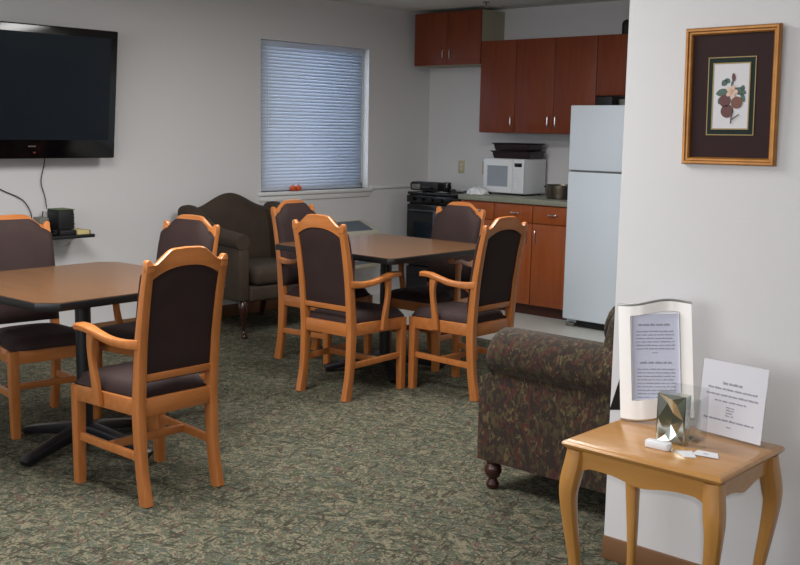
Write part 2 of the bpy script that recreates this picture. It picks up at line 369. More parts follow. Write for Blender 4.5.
# ------------------------------------------------------------------ dining chair
POST = [(0, 0, 0), (0, .028, .16), (0, .040, .36), (0, .036, .46), (0, .018, .66), (0, -.012, .84), (0, -.044, .985)]
def yb(z):
    for a, b in zip(POST, POST[1:]):
        if z <= b[2]: t = (z-a[2])/(b[2]-a[2]); return a[1]+(b[1]-a[1])*t
    return POST[-1][1]
def crest_top(x):
    x = abs(x); K = [(0, 1.044), (.066, 1.041), (.082, 1.037), (.100, 1.024), (.120, 1.008), (.138, .994), (.150, .986), (.165, .983), (.18, .984), (.2, .984)]
    for a, b in zip(K, K[1:]):
        if x <= b[0]: t = (x-a[0])/(b[0]-a[0]); return a[1]+(b[1]-a[1])*t
    return .99
def crest_bot(x): x = abs(x); return .970-.045*(x/.16)**2.4
def make_chair(label, group):
    t = thing('dining_chair', label, 'chair', group=group)
    for s in (-1, 1):
        bm = new_bm()
        add_sweep(bm, [(s*.179, y, z) for _, y, z in POST], [(.038, .054), (.038, .048), (.040, .052), (.040, .050), (.040, .042), (.038, .036), (.035, .032)], power=7)
        # small scrolled finial
        add_prism(bm, [(.160, .950), (.1965, .950), (.198, .992), (.193, 1.001), (.183, 1.003), (.174, .998), (.169, .988), (.160, .982)] if s > 0 else
                  [(-.160, .950), (-.1965, .950), (-.198, .992), (-.193, 1.001), (-.183, 1.003), (-.174, .998), (-.169, .988), (-.160, .982)], 'y', -.057, -.029, .004)
        obj('leg', bm, 'oak', t)
    for s in (-1, 1):
        bm = new_bm()
        add_sweep(bm, [(s*.203, .452, 0), (s*.203, .450, .2), (s*.203, .448, .43)], [(.040, .040), (.044, .044), (.048, .048)], power=9)
        obj('leg', bm, 'oak', t)
    # seat rails
    bm = new_bm()
    add_box(bm, -.165, .165, .022, .046, .362, .434, .003)
    add_box(bm, -.185, .185, .450, .470, .366, .434, .003)
    for s in (-1, 1):
        add_prism(bm, [(s*.172, .05), (s*.194, .05), (s*.224, .436), (s*.202, .436)], 'z', .366, .434, .003)
    obj('seat_frame', bm, 'oak_h', t)
    # seat pad
    bm = new_bm(); n = 12
    rows = []
    for j in range(n+1):
        v = j/n; y = .048+v*(.490-.048); hw = .176+.046*min(1, v*1.1)
        dy = min(v, 1-v)*2; row = []
        for i in range(n+1):
            u = -1+2*i/n
            e = (1-abs(u)**6)*(1-abs(2*v-1)**6)
            yy = y-.03*(abs(u)**5)*(v > .5)*(v-.5)*2
            row.append((u*hw*(1-.03*(abs(2*v-1)**8)), yy, .440+.044*max(e, 0)**.35+.006*(1-u*u)))
        rows.append(row)
    vs = [[bm.verts.new(p) for p in r] for r in rows]
    for a, b in zip(vs, vs[1:]):
        for i in range(n): bm.faces.new((a[i], a[i+1], b[i+1], b[i]))
    lo = [[bm.verts.new((p[0]*.985, p[1]*(.995), .432)) for p in r] for r in rows]
    for a, b in zip(lo, lo[1:]):
        for i in range(n): bm.faces.new((a[i], b[i], b[i+1], a[i+1]))
    for i in range(n):
        bm.faces.new((vs[0][i+1], vs[0][i], lo[0][i], lo[0][i+1])); bm.faces.new((vs[n][i], vs[n][i+1], lo[n][i+1], lo[n][i]))
        bm.faces.new((vs[i][0], vs[i+1][0], lo[i+1][0], lo[i][0])); bm.faces.new((vs[i+1][n], vs[i][n], lo[i][n], lo[i+1][n]))
    obj('seat', bm, 'uph', t, angle=60)
    # crest rail (follows the rake)
    bm = new_bm(); xs = [-.168+.336*i/28 for i in range(29)]
    rings = []
    for x in xs:
        zt, zb = crest_top(x), crest_bot(x)
        rings.append([(x, yb(zb)-.014, zb), (x, yb(zb)+.012, zb), (x, yb(zt)+.010, zt-.003), (x, yb(zt)+.002, zt), (x, yb(zt)-.008, zt), (x, yb(zt)-.014, zt-.004)])
    add_rings(bm, rings); obj('crest_rail', bm, 'oak_h', t, angle=40)
    bm = new_bm()
    add_prism(bm, [(yb(.505)-.014, .505), (yb(.505)+.012, .505), (yb(.535)+.012, .535), (yb(.535)-.014, .535)], 'x', -.165, .165, .002)
    obj('back_rail', bm, 'oak_h', t)
    # backrest: raised front pad plus recessed rear panel
    bm = new_bm(); nx, nz = 24, 14
    def grid(hw, top, z0, base, dome, face):
        rows = []
        for j in range(nz+1):
            v = j/nz; row = []
            for i in range(nx+1):
                u = -1+2*i/nx; x = u*hw; zt = top(x); zz = z0+v*(zt-z0)
                e = max(0, (1-abs(u)**8)*(1-abs(2*v-1)**8))**.5
                row.append(bm.verts.new((x, yb(zz)+base+face*dome*e, zz)))
            rows.append(row)
        for a, b in zip(rows, rows[1:]):
            for i in range(nx): bm.faces.new((a[i], a[i+1], b[i+1], b[i]) if face < 0 else (a[i], b[i], b[i+1], a[i+1]))
        return rows
    def ptop(x): return min(crest_top(x*.93)-.016, .99+.03) if abs(x) < .14 else .970-.030*((abs(x)-.14)/.055)**2
    f = grid(.196, ptop, .492, .026, .030, 1); b = grid(.196, ptop, .492, .020, 0, 1)
    for i in range(nx):
        bm.faces.new((f[0][i], f[0][i+1], b[0][i+1], b[0][i])); bm.faces.new((f[nz][i+1], f[nz][i], b[nz][i], b[nz][i+1]))
    for j in range(nz):
        bm.faces.new((f[j+1][0], f[j][0], b[j][0], b[j+1][0])); bm.faces.new((f[j][nx], f[j+1][nx], b[j+1][nx], b[j][nx]))
    g = grid(.163, lambda x: crest_bot(x)+.004, .531, -.006, .006, -1)
    obj('backrest', bm, 'uph', t, angle=50)
    # arms
    for s in (-1, 1):
        bm = new_bm()
        add_sweep(bm, [(s*.190, .012, .662), (s*.204, .09, .656), (s*.222, .17, .663), (s*.234, .235, .680), (s*.242, .30, .697), (s*.243, .358, .698)],
                  [(.024, .042), (.032, .036), (.038, .032), (.044, .029), (.056, .028), (.060, .030)], power=4.5)
        obj('arm', bm, 'oak', t)
        bm = new_bm()
        add_sweep(bm, [(s*.222, .270, .382), (s*.228, .270, .46), (s*.235, .280, .55), (s*.239, .282, .62), (s*.239, .274, .684)],
                  [(.026, .052), (.026, .040), (.026, .032), (.026, .036), (.026, .052)], power=5)
        obj('arm_support', bm, 'oak', t)
    for s in (-1, 1):
        bm = new_bm(); add_sweep(bm, [(s*.181, .045, .196), (s*.201, .436, .206)], [(.022, .034)]*2, power=8, n=2)
        obj('stretcher', bm, 'oak', t)
    bm = new_bm(); add_sweep(bm, [(-.181, .25, .202), (.181, .25, .202)], [(.034, .022)]*2, side=(0, 0, 1), power=8, n=2)
    obj('stretcher', bm, 'oak_h', t)
    return t
def rz_for(ang): return ang-PI/2   # local +Y faces world angle
G1, G2 = 'chairs around the front dining table', 'chairs around the rear dining table'
c0 = make_chair('nearest wooden armchair, its upholstered back to the viewer, at the front dining table', G1)
c0.location = (-3.443, 2.52, 0); c0.rotation_euler.z = rz_for(PI-.0)
dup(c0, (-5.092, 2.695, 0), rz_for(-.126), 'wooden armchair cut off by the left picture edge, below the television', G1)
dup(c0, (-4.595, 3.400, 0), rz_for(-PI/2+.15), 'wooden armchair on the far side of the front table, partly hidden behind the nearest chair', G1)
dup(c0, (-4.225, 4.070, 0), rz_for(PI/2+.04), 'wooden armchair with its back to the viewer, at the near side of the rear table', G2)
dup(c0, (-3.548, 4.795, 0), rz_for(PI+.0), 'wooden armchair seen side-on from behind at the rear table, beside the patterned armchair', G2)
dup(c0, (-4.405, 5.47, 0), rz_for(-PI/2+.03), 'wooden armchair on the far side of the rear table, facing the viewer before the stove', G2)
dup(c0, (-5.165, 4.73, 0), rz_for(.08), 'wooden armchair at the rear table next to the olive wing armchair, under the window', G2)

# ------------------------------------------------------------------ dining tables
def make_table(label, group, c):
    t = thing('dining_table', label, 'table', group=group)
    S, H = .503, .80
    oct_ = lambda s, c: [(-s+c, -s), (s-c, -s), (s, -s+c), (s, s-c), (s-c, s), (-s+c, s), (-s, s-c), (-s, -s+c)]
    bm = new_bm(); add_prism(bm, oct_(S-.004, c), 'z', H-.004, H); obj('tabletop', bm, 'laminate', t)
    bm = new_bm(); add_prism(bm, oct_(S, c), 'z', H-.036, H-.0035, .003); obj('table_edge', bm, 'black', t)
    bm = new_bm(); add_box(bm, -.22, .22, -.22, .22, H-.050, H-.036, .004); add_lathe(bm, [(.036, .06), (.036, H-.06), (.07, H-.05)], (0, 0, 0), 24)
    obj('column', bm, 'iron', t)
    for k in range(4):
        a = k*PI/2; bm = new_bm()
        ca, sa = math.cos(a), math.sin(a)
        P = lambda r, z: (r*ca, r*sa, z)
        add_sweep(bm, [P(.02, .085), P(.12, .075), P(.30, .042), P(.365, .028), P(.382, .018)], [(.075, .055), (.064, .050), (.056, .040), (.054, .036), (.052, .034)], side=(-sa, ca, 0), power=9)
        obj('foot', bm, 'iron', t)
    return t
t1 = make_table('square dining table with brown laminate top and black edge, nearest the television', 'dining tables', .072)
t1.location = (-4.326, 2.610, 0); t1.rotation_euler.z = .035
t2 = make_table('square dining table with brown laminate top and black edge, nearer the kitchen', 'dining tables', .03)
t2.location = (-4.43, 4.81, 0)
for tt, a in ((t1, .23), (t2, -.66)):
    for ch in tt.children:
        if ch.name.startswith('foot') or ch.name.startswith('column'): ch.rotation_euler.z = a

# ------------------------------------------------------------------ wing armchair (olive)
wa = thing('wing_armchair', 'olive brown camelback wing armchair under the window, behind the dining chairs', 'armchair', (-6.14, 5.18, 0), rz_for(math.radians(-3)))
def seatbox(bm, *a, bev=.03): add_box(bm, *a, bev, 4)
bm = new_bm(); seatbox(bm, -.30, .30, -.28, .385, .265, .375, bev=.02); obj('seat_frame', bm, 'olive', wa)
bm = new_bm(); add_box(bm, -.262, .262, -.16, .40, .375, .505, .045, 5); obj('seat_cushion', bm, 'olive', wa)
def camel(x): x = abs(x); return 1.005-.115*(1-math.cos(min(x/.34, 1)*PI))/2
bm = new_bm(); rows = []
nx = 24
for i in range(nx+1):
    x = -.34+.68*i/nx; zt = camel(x); prof = []
    ed = (1-abs(x/.34)**8)
    for (y, z) in ((-.20, .40), (-.215, .60), (-.245, .8), (-.272, zt-.05), (-.292, zt-.012), (-.32, zt), (-.348, zt-.012), (-.362, zt-.06), (-.34, .7), (-.31, .27)):
        prof.append((x, y+(.0 if y > -.3 else 0), z))
    rows.append(prof)
add_rings(bm, rows, closed=True); obj('backrest', bm, 'olive', wa, angle=50)
for s in (-1, 1):
    bm = new_bm()
    side = [(-.34, .27), (-.36, .84), (-.33, .885), (-.26, .885), (-.18, .855), (-.10, .79), (.0, .745), (.15, .715), (.30, .70), (.36, .68), (.375, .60), (.372, .27)]
    a, b = sorted((s*.30, s*.385)); add_prism(bm, side, 'x', a, b, .018, 3)
    add_tube(bm, [(s*.375, -.335, .865), (s*.375, -.25, .868), (s*.372, -.16, .835), (s*.365, -.06, .765), (s*.36, .08, .725), (s*.358, .24, .71), (s*.358, .375, .70)], lambda q: .056+.008*math.sin(q*PI), n=5, N=16)
    add_lathe(bm, [(.0, -.0), (.066, .0), (.066, .03), (.03, .05)], (0, 0, 0), 16) if False else None
    obj('arm', bm, 'olive', wa, angle=40)
for s in (-1, 1):
    bm = new_bm()
    add_sweep(bm, [(s*.325, .325, .28), (s*.338, .345, .22), (s*.33, .338, .12), (s*.325, .332, .045), (s*.332, .348, .012), (s*.334, .35, .0)], [(.06, .06), (.062, .062), (.034, .034), (.024, .024), (.046, .046), (.04, .04)], rnd=True)
    obj('leg', bm, 'darkwood', wa)
for s in (-1, 1):
    bm = new_bm(); add_sweep(bm, [(s*.30, -.28, .28), (s*.30, -.30, .14), (s*.30, -.33, .0)], [(.045, .045), (.036, .036), (.03, .03)], power=6); obj('leg', bm, 'darkwood', wa)

wa.scale = (1.07, 1, 1)
# ------------------------------------------------------------------ patterned armchair behind the partition
pa = thing('club_armchair', 'patterned roll-arm armchair in dark olive and maroon, half hidden behind the white wall', 'armchair', (-2.64, 3.47, 0), 0)
# local: x runs towards the chair's back, y across
def rollarm(y, s):
    bm = new_bm(); R = .105; cz = .605; prof = []
    # outline in (y,z), outward direction = s
    for k in range(15):
        a = math.radians(-60+k*(300)/14)   # start low outside, over the top, to the inside
        prof.append((s*(math.cos(a)*R)+y, cz+math.sin(a)*R*.97))
    prof += [(y-s*.075, .50), (y-s*.075, .125), (y+s*.055, .125), (y+s*.055, .49)]
    nst = [(0.0, .86), (.012, .94), (.03, .985), (.055, 1.0), (.3, 1.0), (.62, 1.0), (.74, 1.0)]
    cy, cz2 = y, .42
    rings = []
    for (xx, k) in nst:
        ring = []
        x_in = xx
        for (py, pz) in prof:
            xx = x_in+(.045*(1-x_in/.74) if pz > .5 else 0)
            low = pz < .495
            kk = k if not low else .5+.5*k
            ring.append((xx+(.0 if not low else -.018), cy+(py-cy)*kk, (cz2+(pz-cz2)*kk) if pz > cz2 else pz))
        rings.append(ring)
    add_rings(bm, rings); return obj('arm', bm, 'damask', pa, angle=50)
rollarm(.065, -1); rollarm(1.00, 1)
bm = new_bm(); add_box(bm, .0, .74, .12, .915, .125, .33, .02, 3); obj('seat_frame', bm, 'damask', pa)
bm = new_bm(); add_box(bm, -.02, .62, .145, .89, .33, .49, .05, 5); obj('seat_cushion', bm, 'damask', pa)
bm = new_bm()
side = [(.62, .13), (.58, .45), (.535, .64), (.548, .72), (.575, .82), (.625, .92), (.69, .99), (.76, 1.02), (.82, .99), (.85, .92), (.83, .5), (.80, .13)]
t = bmesh.new(); rings = []
for yy, k in ((.03, .90), (.045, .96), (.08, 1.0), (.50, 1.02), (.90, 1.0), (.935, .96), (.955, .90)):
    rings.append([(.70+(x-.70)*k, yy, .13+(z_-.13)*(k if k < 1 else 1+(k-1)*.6)) for x, z_ in side])
add_rings(t, rings); merge(bm, t); obj('backrest', bm, 'damask', pa, angle=50)
for (x, y) in ((.050, .04), (.075, .92), (.70, .06), (.70, .92)):
    bm = new_bm(); add_lathe(bm, [(.016, 0), (.026, .008), (.030, .022), (.022, .036), (.018, .044), (.030, .056), (.038, .078), (.036, .100), (.026, .112), (.034, .120), (.034, .130)], (x, y, 0), 20)
    obj('leg', bm, 'darkwood', pa)

# ------------------------------------------------------------------ side table
st = thing('side_table', 'small honey-coloured wooden side table with cabriole legs, holding a frame and a sign', 'table', (-1.428, 2.842, 0), .0)
a_, b_ = .257, .217; TH = .60
bm = new_bm(); rings = []
for d, z_ in ((.022, TH-.030), (.012, TH-.028), (.004, TH-.020), (.0, TH-.014), (.0, TH-.009), (.006, TH-.004), (.012, TH-.002), (.016, TH)):
    rings.append([(sx*(a_-d), sy*(b_-d), z_) for sx, sy in ((-1, -1), (1, -1), (1, 1), (-1, 1))])
add_rings(bm, rings); obj('tabletop', bm, 'honey', st, bevel=.003)
def apron(L, depth):   # serpentine lower edge, (u,z)
    pts = []
    for i in range(25):
        u = -1+2*i/24; au = abs(u)
        zz = .520-.018*math.exp(-(u/.30)**2)-.034*max(0, (au-.72)/.28)**1.5
        pts.append((u*L, zz))
    return pts
bm = new_bm()
for sy in (-1, 1):
    p = [(-.228, TH-.028), (.228, TH-.028)]+apron(.228, 1)[::-1]; y = sy*.192; a, b = sorted((y, y-sy*.018)); add_prism(bm, p, 'y', a, b)
for sx in (-1, 1):
    p = [(-.188, TH-.028), (.188, TH-.028)]+apron(.188, 1)[::-1]; x = sx*.232; a, b = sorted((x, x-sx*.018)); add_prism(bm, p, 'x', a, b)
obj('apron', bm, 'honey', st)
for sx in (-1, 1):
    for sy in (-1, 1):
        d = Vector((sx, sy, 0)).normalized(); b0 = Vector((sx*.222, sy*.182, 0)); bm = new_bm()
        P = [(0, TH-.03, .052), (.004, .53, .058), (.016, .47, .058), (.020, .42, .050), (.010, .33, .042), (-.006, .22, .034), (-.012, .12, .028), (-.004, .045, .028), (.010, .012, .036), (.012, 0, .032)]
        add_sweep(bm, [tuple(b0+d*o_+Vector((0, 0, z_))) for o_, z_, w_ in P], [(w_, w_) for _, _, w_ in P], side=(1, 0, 0), power=3.2)
        obj('leg', bm, 'honey_v', st)

# ------------------------------------------------------------------ kitchen: base cabinets, counter, wall cabinets
YT = 7.20   # toe kick plane
def bar_handle(parent, x, y, z0, z1):
    bm = new_bm(); add_tube(bm, [(x, y+.002, z0+.008), (x, y-.024, z0+.012), (x, y-.028, (z0+z1)/2), (x, y-.024, z1-.012), (x, y+.002, z1-.008)], .0045, n=5)
    return obj('handle', bm, 'chrome', parent)
def knob_h(parent, x, y, z_):
    bm = new_bm(); add_tube(bm, [(x-.042, y+.002, z_), (x-.038, y-.020, z_), (x, y-.024, z_), (x+.038, y-.020, z_), (x+.042, y+.002, z_)], .005, n=5)
    return obj('handle', bm, 'chrome', parent)
BL, BR = -5.705, -4.60
bc = thing('base_cabinet', 'reddish wooden base cabinet with drawers and doors under the worktop', 'cabinet')
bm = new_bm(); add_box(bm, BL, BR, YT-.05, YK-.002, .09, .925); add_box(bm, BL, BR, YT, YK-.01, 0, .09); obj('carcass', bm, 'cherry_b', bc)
box('toe_kick', 'cab_side', (BL+.005, BR-.005, YT-.006, YT, .0, .088), bc)
DR = [(BL, -5.34), (-5.34, -4.945), (-4.945, BR)]
for i, (a, b) in enumerate(DR):
    f = YT-.05
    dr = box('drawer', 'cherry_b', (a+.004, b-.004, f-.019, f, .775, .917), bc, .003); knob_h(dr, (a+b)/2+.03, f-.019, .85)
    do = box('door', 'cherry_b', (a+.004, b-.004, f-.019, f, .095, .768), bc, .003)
    bm = new_bm()   # shallow raised field
    add_box(bm, a+.045, b-.045, f-.023, f-.017, .14, .72, .003); obj('door_panel', bm, 'cherry_b', do)
    hx = (b-.045) if i < 2 else (a+.045)
    bar_handle(do, hx, f-.019, .61, .725)
wt = tag(box('worktop', 'counter', (BL-.01, BR+.008, YT-.095, YK-.001, .927, .972), None, .008), 'grey-green laminate worktop carrying the microwave and the pan', 'worktop')

def wall_cab(label, x0, x1, z0, z1, doors, handles, hz, cm='cab_side'):
    g = 'wall cabinets over the kitchen'
    t = thing('wall_cabinet', label, 'cabinet', group=g); f = YK-.32
    bm = new_bm(); add_box(bm, x0, x1, f, YK-.001, z0, z1); obj('carcass', bm, cm, t)
    for i, (a, b) in enumerate(doors):
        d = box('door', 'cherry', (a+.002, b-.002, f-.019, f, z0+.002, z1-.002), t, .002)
        if handles[i] is not None: bar_handle(d, handles[i], f-.019, hz[0], hz[1])
    return t
wall_cab('small two-door wall cabinet up in the corner above the stove, its side beige', -6.505, -5.738, 2.092, 2.56, [(-6.505, -6.115), (-6.115, -5.738)], [-6.148, -6.070], (2.14, 2.235), 'beigewall')
wall_cab('tall single-door wall cabinet above the microwave', -5.732, -5.354, 1.503, 2.288, [(-5.732, -5.354)], [-5.378], (1.55, 1.655))
wall_cab('wide two-door wall cabinet between the single-door one and the fridge', -5.352, -4.562, 1.503, 2.288, [(-5.352, -4.962), (-4.962, -4.562)], [-5.000, -4.924], (1.55, 1.655))
wall_cab('short wall cabinet hung directly above the refrigerator', -4.56, -3.74, 1.812, 2.288, [(-4.56, -4.15), (-4.15, -3.74)], [None, None], (1.85, 1.95))
sp = thing('ceiling_sprinkler', 'small grey sprinkler head hanging from the ceiling beside the corner cabinet', 'sprinkler', (-5.54, 7.20, ZC))
bm = new_bm(); add_lathe(bm, [(.03, 0), (.03, -.006), (.010, -.010), (.008, -.035), (.012, -.042)], (0, 0, 0), 14); obj('sprinkler_body', bm, 'pipe', sp)
bm = new_bm(); add_lathe(bm, [(.022, -.044), (.022, -.048)], (0, 0, 0), 14); obj('deflector', bm, 'chrome', sp)
bm = new_bm(); add_tube(bm, [(-4.39, 7.56, 2.289), (-4.39, 7.56, 2.30)], .02, smoothpath=False)
add_lathe(bm, [(.034, 0), (.040, .012), (.040, .09), (.030, .11), (.012, .12)], (-4.375, 7.52, 2.2885), 18)
tag(obj('dark_vase', bm, 'blackmatte'), 'small black jar on top of the wall cabinets beside the white wall', 'jar')

# fridge
FY = 6.955; FX0, FX1 = -4.505, -3.775
fr = thing('refrigerator', 'white top-freezer refrigerator standing at the end of the worktop', 'refrigerator')
box('body', 'fridge', (FX0+.004, FX1-.004, FY+.058, YK-.03, .03, 1.715), fr, .008)
box('freezer_door', 'fridge', (FX0, FX1, FY, FY+.055, 1.229, 1.724), fr, .010, 3)
fd = box('door', 'fridge', (FX0, FX1, FY, FY+.055, .062, 1.216), fr, .010, 3)
box('door_gasket', 'pipe', (FX0+.012, FX1-.012, FY+.02, FY+.060, 1.205, 1.24), fr)
bm = new_bm(); add_box(bm, FX0+.10, FX1-.02, FY+.05, FY+.075, .012, .058); obj('kick_grille', bm, 'blackmatte', fr)
for s in (0, 1):
    bm = new_bm(); x = FX0+.05 if s == 0 else FX1-.05
    add_box(bm, x-.035, x+.035, FY+.03, FY+.10, .0, .03, .006); obj('foot', bm, 'pipe', fr)
for zz in (1.26, .80):
    bm = new_bm(); add_sweep(bm, [(FX1-.05, FY-.002, zz), (FX1-.05, FY-.045, zz+.03), (FX1-.05, FY-.048, zz+.16), (FX1-.05, FY-.045, zz+.30), (FX1-.05, FY-.002, zz+.34)], [(.026, .02)]*5, power=4)
    obj('handle', bm, 'whiteplastic', fr)
tag(box('storage_box', 'blackmatte', (-4.43, -4.29, 7.20, 7.40, 1.725, 1.797), None, .006), 'flat black box lying on top of the refrigerator', 'box')
bm = new_bm(); add_lathe(bm, [(.05, 0), (.062, .004), (.066, .05), (.062, .052), (.058, .01)], (-4.19, 7.26, 1.725), 20)
tag(obj('plastic_tub', bm, 'pipe'), 'grey tub on top of the refrigerator beside the black box', 'tub')

# stove
SX0, SX1, SF = -6.34, -5.73, 7.155
sv = thing('stove', 'black kitchen stove in the corner left of the worktop', 'stove')
bm = new_bm(); add_box(bm, SX0, SX1, SF+.03, YK-.02, .02, .935, .004); obj('body', bm, 'blackmatte', sv)
bm = new_bm(); add_box(bm, SX0-.004, SX1+.004, SF, YK-.02, .935, .962, .008); obj('cooktop', bm, 'blackgloss', sv)
for (x, y) in ((-6.22, 7.34), (-5.93, 7.34), (-6.22, 7.58), (-5.93, 7.58)):
    bm = new_bm()
    for r in (.03, .055, .08):
        add_tube(bm, [(x+r*math.cos(a*PI/8), y+r*math.sin(a*PI/8), .967) for a in range(17)], .004, N=6, n=1, smoothpath=False)
    obj('burner', bm, 'iron', sv)
cp = box('control_panel', 'blackgloss', (SX0, SX1, SF-.012, SF+.03, .865, .932), sv, .006)
for k in range(5):
    bm = new_bm(); x = SX0+.08+k*.11; add_tube(bm, [(x, SF-.012, .898), (x, SF-.034, .898)], .016, N=14, smoothpath=False); obj('knob', bm, 'blackgloss', cp)
od = box('oven_door', 'blackgloss', (SX0+.006, SX1-.006, SF-.012, SF+.03, .30, .852), sv, .006)
bm = new_bm(); add_tube(bm, [(SX0+.06, SF-.01, .80), (SX0+.065, SF-.045, .80), (SX0+.2, SF-.048, .80), (SX1-.2, SF-.048, .80), (SX1-.065, SF-.045, .80), (SX1-.06, SF-.01, .80)], .010); obj('handle', bm, 'iron', od)
box('oven_window', 'screen', (SX0+.10, SX1-.10, SF-.0155, SF-.011, .42, .70), od)
box('warming_drawer', 'blackmatte', (SX0+.006, SX1-.006, SF-.008, SF+.03, .06, .285), sv, .006)
tw = new_bm(); add_box(tw, -5.98, -5.83, SF-.066, SF-.060, .60, .80, .008)
tag(obj('dish_towel', tw, 'towel'), 'blue-grey towel hanging over the stove door handle', 'towel')
# appliance and canister on the stove
gr = thing('countertop_grill', 'black countertop grill with a grey front panel standing on the stove', 'grill', (0, 0, 0))
bm = new_bm(); add_prism(bm, [(-6.345, .972), (-6.025, .972), (-6.02, 1.035), (-6.035, 1.052), (-6.335, 1.050), (-6.358, 1.03)], 'y', 7.20, 7.30, .010); obj('body', bm, 'blackmatte', gr)
box('front_panel', 'pipe', (-6.325, -6.225, 7.192, 7.204, .985, 1.028), gr, .003)
bm = new_bm(); add_tube(bm, [(-6.20, 7.20, 1.0), (-6.20, 7.175, 1.005), (-6.08, 7.175, 1.005), (-6.08, 7.20, 1.0)], .007, n=4); obj('handle', bm, 'blackgloss', gr)
mg = thing('canister', 'small black canister with a wire handle next to the grill on the stove', 'canister', (-5.945, 7.24, .9715))
bm = new_bm(); add_lathe(bm, [(.034, 0), (.036, .008), (.038, .075), (.034, .085), (.012, .09)], (0, 0, 0), 20); obj('body', bm, 'blackgloss', mg)
bm = new_bm(); add_tube(bm, [(.034, 0, .07), (.060, 0, .066), (.066, 0, .04), (.036, 0, .016)], .003); obj('handle', bm, 'chrome', mg)

# white bag on the counter end
bm = new_bm(); bmesh.ops.create_icosphere(bm, subdivisions=4, radius=1)
for v_ in bm.verts:
    c = v_.co; n = 1+.10*math.sin(c.x*9+c.y*5)*math.cos(c.z*7+c.x*4)+.05*math.sin(c.y*17)
    v_.co = Vector((c.x*.095*n, c.y*.09*n, c.z*.066*n))
    v_.co.z = max(v_.co.z, 0)
bmesh.ops.translate(bm, verts=bm.verts, vec=(-5.60, 7.235, .9735))
tag(obj('plastic_bag', bm, 'whiteplastic', angle=180), 'crumpled white plastic bag on the left end of the worktop', 'bag')

# microwave
mw = thing('microwave_oven', 'white microwave oven on the worktop under the single-door cabinet', 'microwave')
X0, X1, Y0, Y1, Z0, Z1 = -5.63, -5.20, 7.36, 7.68, .985, 1.283
box('body', 'whiteplastic', (X0, X1, Y0+.012, Y1, Z0, Z1), mw, .008)
dd = box('door', 'whiteplastic', (X0, X0+.31, Y0-.012, Y0+.012, Z0+.006, Z1-.006), mw, .006)
box('door_window', 'mwglass', (X0+.045, X0+.262, Y0-.0145, Y0-.010, Z0+.060, Z1-.060), dd)
cpn = box('control_panel', 'whiteplastic', (X0+.313, X1, Y0-.012, Y0+.012, Z0+.006, Z1-.006), mw, .006)
box('display', 'blackgloss', (X0+.332, X1-.022, Y0-.0145, Y0-.010, Z1-.066, Z1-.034), cpn, .002)
bm = new_bm()
for r in range(5):
    for c in range(3): add_box(bm, X0+.334+c*.026, X0+.334+c*.026+.02, Y0-.0138, Y0-.011, Z0+.045+r*.030, Z0+.045+r*.030+.02, .002)
obj('keypad', bm, 'whiteplastic', cpn)
for (x, y) in ((X0+.04, Y0+.04), (X1-.04, Y0+.04), (X0+.04, Y1-.04), (X1-.04, Y1-.04)):
    bm = new_bm(); add_lathe(bm, [(.014, .973), (.014, .987)], (x, y, 0), 12); obj('foot', bm, 'blackmatte', mw)
# stacked black trays on the microwave
def tray(z0, x0, x1, label, m='darkred'):
    bm = new_bm(); y0, y1, h = 7.40, 7.64, .066
    R = lambda d, z_: [(x0+d, y0+d, z_), (x1-d, y0+d, z_), (x1-d, y1-d, z_), (x0+d, y1-d, z_)]
    add_rings(bm, [R(.020, z0), R(.012, z0+.03), R(.010, z0+h-.012), R(-.004, z0+h-.008), R(-.004, z0+h), R(.018, z0+h), R(.026, z0+.02), R(.04, z0+.008)])
    tag(obj('baking_tray', bm, m, bevel=.004), label, 'tray', 'trays stacked on the microwave')
tray(1.2835, -5.595, -5.18, 'dark baking tray stacked on the microwave, the lower of the two')
tray(1.351, -5.58, -5.195, 'dark baking tray stacked on the microwave, the upper of the two')
# pan
pn = thing('cooking_pan', 'dark steel pan on the worktop between the microwave and the fridge', 'pan', (-4.83, 7.36, .973))
bm = new_bm(); add_lathe(bm, [(.10, 0), (.115, .006), (.120, .03), (.122, .110), (.127, .114), (.119, .114), (.114, .03), (.10, .012)], (0, 0, 0), 32); obj('body', bm, 'steel', pn)
bm = new_bm(); add_tube(bm, [(-.118, -.02, .09), (-.15, -.02, .094), (-.158, 0, .096), (-.15, .02, .094), (-.118, .02, .09)], .005); obj('handle', bm, 'iron', pn)
bm = new_bm(); add_tube(bm, [(.118, -.02, .09), (.15, -.02, .094), (.158, 0, .096), (.15, .02, .094), (.118, .02, .09)], .005); obj('handle', bm, 'iron', pn)
# outlets
def plate(x, z_, label):
    t = thing('wall_outlet', label, 'outlet', (x, YK, z_), group='outlets on the kitchen wall')
    bm = new_bm(); add_box(bm, -.036, .036, -.007, -.0005, -.058, .058, .003); obj('plate', bm, 'beige', t)
    for dz in (-.02, .02):
        bm = new_bm(); add_box(bm, -.016, .016, -.010, -.006, dz-.014, dz+.014, .003); obj('socket', bm, 'unit', t)
plate(-6.185, 1.18, 'beige outlet plate on the kitchen wall above the stove')
plate(-5.905, 1.18, 'beige outlet plate on the kitchen wall just left of the microwave')

